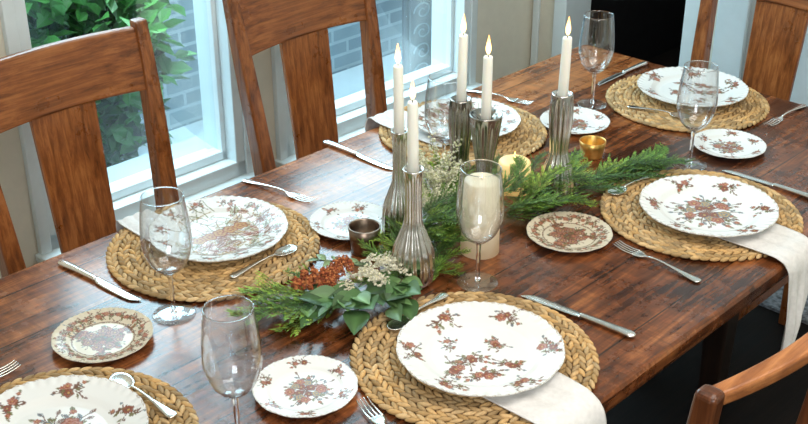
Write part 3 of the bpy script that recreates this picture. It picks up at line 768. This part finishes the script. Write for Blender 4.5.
for x,y,a,s,z in ((-.10,1.735,-.6,1.,.02),(-.08,1.75,-1.0,.8,.03),(-.07,1.76,-.2,1.0,.02),(-.105,1.72,-1.3,.75,.02),(-.055,1.74,-1.1,.8,.018),(-.06,1.77,.3,.8,.02),(-.085,1.765,-.5,.9,.032),(-.05,1.755,-.5,.8,.02),(-.09,1.73,-.9,.9,.028)):
    o=obj('astilbe_plume',plm,None,(x,y,TZ+z),(0,0,a)); o.scale=(s,)*3; tag(o,'creamy white feathery flower plume in the centrepiece','flower','white flower plumes')
o=obj('cream_blossom',flf,None,(.062,2.005,TZ+.02)); o.scale=(1.2,1.2,1.2); tag(o,'fluffy cream blossom cluster beside candle holders','flower','cream blossoms')
o=obj('cream_blossom',flf,None,(.054,1.955,TZ+.0),(0,0,2)); o.scale=(1,1,1); tag(o,'fluffy cream blossom cluster beside candle holders','flower','cream blossoms')

# ------------------------------------------------------------------ room
RO=(C0[0],C0[1],0)
def room(name,V,F,mat,kind='structure',smooth=False):
    o=obj(name,mesh(name,V,F,mat,smooth),None,RO,(0,0,ANG))
    if kind: o['kind']=kind
    return o
def rb(s0,s1,w0,w1,z0,z1,V=None,F=None): return box(-max(s0,s1),-min(s0,s1),-max(w0,w1),-min(w0,w1),z0,z1,V,F)
WI=-.65; WO=-.80; ZT=2.5; ZB=.40; ZW=2.25; SR=-.26
V,F=rb(-.6,4.0,WI,WO,0,ZB)
rb(-.6,4.0,WI,WO,ZW,ZT,V,F); rb(1.29,4.0,WI,WO,ZB,ZW,V,F); rb(.53,.68,WI,WO,ZB,ZW,V,F); rb(-.72,SR,WI,WO,ZB,ZW,V,F); rb(-.72,-.6,WI,WO,0,ZB,V,F)
o=room('wall_left',V,F,M_cream); tag(o,'cream plaster wall with two tall windows','wall',kind='structure')
def window(idx,s0,s1):
    fr=.03
    V,F=rb(s0,s1,WI+.012,WO+.02,ZB,ZB+.05); rb(s0,s1,WI+.012,WO+.02,ZW-.05,ZW,V,F); rb(s0,s0+fr,WI+.012,WO+.02,ZB,ZW,V,F); rb(s1-fr,s1,WI+.012,WO+.02,ZB,ZW,V,F)
    rb(s0+fr,s1-fr,WI-.03,WI-.07,ZB+.05,ZB+.075,V,F); rb(s0+fr,s0+fr+.015,WI-.03,WI-.07,ZB+.05,ZW-.05,V,F); rb(s1-fr-.015,s1-fr,WI-.03,WI-.07,ZB+.05,ZW-.05,V,F)
    rb(s0-.03,s1+.03,WI+.02,WI,ZB-.05,ZB,V,F); rb(s0-.03,s0,WI+.018,WI,ZB,ZW,V,F); rb(s1,s1+.03,WI+.018,WI,ZB,ZW,V,F); rb(s0-.04,s1+.04,WI+.045,WI,ZB-.012,ZB+.008,V,F)
    o=room('window_%d'%idx,V,F,M_white); bev(o,.003); tag(o,'white-framed tall window looking out to the garden','window',kind='structure')
    V,F=rb(s0+fr,s1-fr,WI-.048,WI-.052,ZB+.07,ZW-.05)
    p=obj('glass_pane',mesh('glass_pane',V,F,M_pane),o); p['kind']='structure'
window(1,.68,1.29); window(2,SR,.53)
SE=-.6
V,F=rb(SE,SE-.12,-.65,-.55,0,ZT); rb(SE,SE-.12,-.55,-.02,2.1,ZT,V,F); rb(SE,SE-.12,-.02,2.6,0,ZT,V,F)
o=room('wall_end',V,F,M_cream); tag(o,'cream plaster end wall with dark doorway','wall',kind='structure')
V,F=rb(SE+.015,SE-.13,-.55,-.50,0,2.1); rb(SE+.015,SE-.13,-.06,.01,0,2.1,V,F); rb(SE+.015,SE-.13,-.55,.01,2.06,2.14,V,F)
rb(SE+.012,SE,-.64,-.615,0,ZT,V,F)
o=room('trim_1',V,F,M_white); bev(o,.003); tag(o,'white doorway casing','trim',kind='structure')
V,F=rb(SE+.02,SE,.06,.92,0.01,2.08); rb(SE+.035,SE+.02,.06,.16,0.01,2.08,V,F); rb(SE+.035,SE+.02,.82,.92,0.01,2.08,V,F); rb(SE+.035,SE+.02,.16,.82,0.9,1.0,V,F); rb(SE+.035,SE+.02,.16,.82,0.01,.25,V,F); rb(SE+.035,SE+.02,.46,.51,0.25,2.08,V,F)
o=room('door_1',V,F,M_white); bev(o,.004); tag(o,'white panelled door in end wall','door',kind='structure')
V,F=rb(SE+.015,SE,.92,2.6,0,.12); rb(-.6,4.,WI+.015,WI,0,.12,V,F)
o=room('baseboard_left',V,F,M_white); tag(o,'white baseboard','baseboard',kind='structure')
V,F=rb(-.72,4.1,2.6,2.7,0,ZT); o=room('wall_right',V,F,M_cream); tag(o,'cream plaster wall','wall',kind='structure')
V,F=rb(4.0,4.1,-.8,2.6,0,ZT); o=room('wall_back',V,F,M_cream); tag(o,'cream plaster wall','wall',kind='structure')
V,F=rb(-4,4.1,-.65,2.7,-.05,0)
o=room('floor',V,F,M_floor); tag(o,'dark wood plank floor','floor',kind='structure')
V,F=rb(-.72,4.1,-.80,2.7,ZT,ZT+.05)
o=room('ceiling',V,F,M_ceil); tag(o,'plain off-white ceiling','ceiling',kind='structure')
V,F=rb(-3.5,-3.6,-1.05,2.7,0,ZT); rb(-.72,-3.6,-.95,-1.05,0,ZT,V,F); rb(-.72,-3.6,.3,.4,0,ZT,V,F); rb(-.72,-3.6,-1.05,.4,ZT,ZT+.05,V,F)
o=room('wall_hallway',V,F,M_hall_shade); tag(o,'walls of adjoining room with its darkness put into their colour','wall',kind='structure')
V,F=rb(-.72,-3.6,-1.05,-.65,-.05,0)
o=room('floor_hallway',V,F,M_floor); tag(o,'dark floor of adjoining room','floor',kind='structure')
V,F=rb(-.57,-.31,.0,.9,.001,.010); o=obj('rug',mesh('rug',V,F,M_rug,False),None,RO,(0,0,ANG)); tag(o,'gray speckled rug on dark floor','rug')
ac=empty('armchair',(*TW(-2.35,-.42),0),ANG+.3)
tag(ac,'black leather armchair in the dark adjoining room','armchair')
def part(nm,b,bw=.04):
    V,F=box(*b); bev(obj(nm,mesh(nm,V,F,M_black,False),ac),bw,4)
part('seat',(-.3,.3,-.28,.28,.16,.42)); part('backrest',(.2,.36,-.3,.3,.3,.8)); part('armrest',(-.3,.32,-.38,-.26,.12,.58)); part('armrest',(-.3,.32,.26,.38,.12,.58))
V,F=loft([sq(0,0,0,.015),sq(0,0,.16,.022)]); lgm=mesh('leg',V,F,M_black,False)
for a in (-.24,.26):
    for b in (-.3,.3): obj('leg',lgm,ac,(a,b,0))

# ------------------------------------------------------------------ outside
V,F=rb(-4,5,-1.065,-1.74,-.05,0.05); rb(-.715,5,-.805,-1.065,-.05,.05,V,F); o=obj('patio_ground',mesh('patio_ground',V,F,M_pave,False),None,RO,(0,0,ANG)); tag(o,'blue-gray paved patio ground outside the windows','ground')
V,F=rb(.35,2.5,WO-.005,WO-.22,.051,.37); o=obj('stone_ledge',mesh('stone_ledge',V,F,M_pave,False),None,RO,(0,0,ANG)); tag(o,'pale gray stone ledge outside below the windows','ledge')
V,F=rb(-4,4,-1.75,-1.9,0.0,1.9); o=obj('brick_wall',mesh('brick_wall',V,F,M_brick,False),None,RO,(0,0,ANG)); tag(o,'pale blue-gray painted brick wall across the patio','wall')
def shrub(seed,n,rx,ry,rz):
    R=random.Random(seed); V=[];F=[];C=[]
    for i in range(n):
        a=R.uniform(0,6.28); ph=R.uniform(-1,1); q=R.uniform(.5,1)
        lump=1+.12*math.sin(a*4+ph*3)+.08*math.sin(ph*9+a*5)
        cx=rx*q*math.cos(a)*math.sqrt(1-ph*ph)*lump; cy=ry*q*math.sin(a)*math.sqrt(1-ph*ph)*lump; cz=rz*(ph*q*lump)
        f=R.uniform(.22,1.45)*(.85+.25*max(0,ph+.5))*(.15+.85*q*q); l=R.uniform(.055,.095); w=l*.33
        M=Matrix.Translation((cx,cy,cz))@Matrix.Rotation(R.uniform(0,6.28),4,'Z')@Matrix.Rotation(R.uniform(-.9,.7),4,'Y')@Matrix.Rotation(R.uniform(-.8,.8),4,'X')
        b=len(V)
        for p in ((0,0,0),(l*.3,w*.9,.006),(l*.65,w*.8,.006),(l,0,-.008),(l*.65,-w*.8,.006),(l*.3,-w*.9,.006)):
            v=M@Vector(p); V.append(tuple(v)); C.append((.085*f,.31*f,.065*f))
        F.append((b,b+1,b+2,b+3)); F.append((b,b+3,b+4,b+5))
    return mesh('foliage',V,F,M_leafs,False,C)
M_bark=simple('bark',(.10,.08,.06),.9,noise=.3)
def branches(seed,h):
    R=random.Random(seed); V=[];F=[]
    for i in range(12):
        a=R.uniform(0,6.28); x=y=0; sec=[]
        for k in range(6):
            t=k/5; sec.append([(x+.012*(1-.7*t)*math.cos(q),y+.012*(1-.7*t)*math.sin(q),t*h) for q in (0,1.57,3.14,4.71)]); x+=.06*math.cos(a); y+=.03*math.sin(a)
        loft(sec,V,F)
    return mesh('branches',V,F,M_bark)
x,y=TW(.94,-1.38); e=empty('garden_shrub',(x,y,.05),ANG); tag(e,'leafy bright green garden shrub outside the window','shrub')
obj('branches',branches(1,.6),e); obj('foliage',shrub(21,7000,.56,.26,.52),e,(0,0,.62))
ir=empty('iron_screen',(*TW(-.37,-.93),.05),ANG); tag(ir,'dark blue garden screen with pale scrollwork on patio','screen')
V,F=box(-.10,.10,.012,.022,0,1.3); obj('back_panel',mesh('back_panel',V,F,M_navy,False),ir)
V,F=box(-.10,.10,-.022,-.012,0,1.3); obj('front_panel',mesh('front_panel',V,F,M_navy,False),ir)
V,F=[],[]; tube([(-.10,0,0),(-.10,0,.75),(-.10,0,1.3)],.008,V,F); tube([(.10,0,0),(.10,0,.75),(.10,0,1.3)],.008,V,F); tube([(-.10,0,1.3),(0,0,1.3),(.10,0,1.3)],.008,V,F); tube([(-.10,0,.2),(0,0,.2),(.10,0,.2)],.008,V,F)
obj('outer_frame',mesh('outer_frame',V,F,M_navy),ir)
V,F=[],[]
for k in range(15):
    for sg in (-1,1):
        pts=[]
        for i in range(26):
            t=i/25; a=t*9; r=.044*(1-t*.85); pts.append((sg*(.047+r*math.cos(a)),-.026,.25+k*.072+r*.75*math.sin(a)))
        tube(pts,.0028,V,F,5)
obj('scrollwork',mesh('scrollwork',V,F,M_iron),ir)

# ------------------------------------------------------------------ lights + world + camera
w=bpy.data.worlds.new('World'); bpy.context.scene.world=w; w.use_nodes=True
bg=w.node_tree.nodes['Background']; bg.inputs[0].default_value=(.68,.87,1,1); bg.inputs[1].default_value=1.6
def area(name,loc,target,size,sizey,power,color):
    l=bpy.data.lights.new(name,'AREA'); l.shape='RECTANGLE'; l.size=size; l.size_y=sizey; l.energy=power; l.color=color
    o=bpy.data.objects.new(name,l); col.objects.link(o); o.location=loc
    o.rotation_euler=(Vector(target)-Vector(loc)).to_track_quat('-Z','Y').to_euler(); return o
x,y=TW(.6,-1.15); area('window_daylight',(x,y,1.95),(*TW(.9,.5),.75),2.4,1.1,80,(.68,.89,1))
x,y=TW(.6,-1.0); area('garden_daylight',(x,y,3.0),(*TW(.6,-1.8),.3),3,1.0,120,(.88,.97,1))
area('overhead_fill',(.5,1.5,2.46),(.2,2.0,.75),1.8,1.8,48,(1,.92,.82))  # added overhead fill for the closed room, no lamp fixture here
x,y=TW(3.2,2.2); area('rear_fill',(x,y,1.9),(.1,2.0,.9),1.0,1.0,26,(.95,.97,1))  # added fill for highlights, the wall behind has no window
x,y=TW(-1.9,-.3); area('hallway_fill',(x,y,2.3),(x+.1,y+.1,0),.4,.4,2.5,(.8,.9,1))  # weak added fill so the black armchair shows, no fixture
cam=bpy.data.cameras.new('camera'); cam.lens=52.1; cam.sensor_width=36; co=bpy.data.objects.new('camera',cam); col.objects.link(co)
co.location=(0,0,TZ+1.046); co.rotation_euler=(math.radians(90-27.2),0,0); cam.clip_start=.05
bpy.context.scene.camera=co
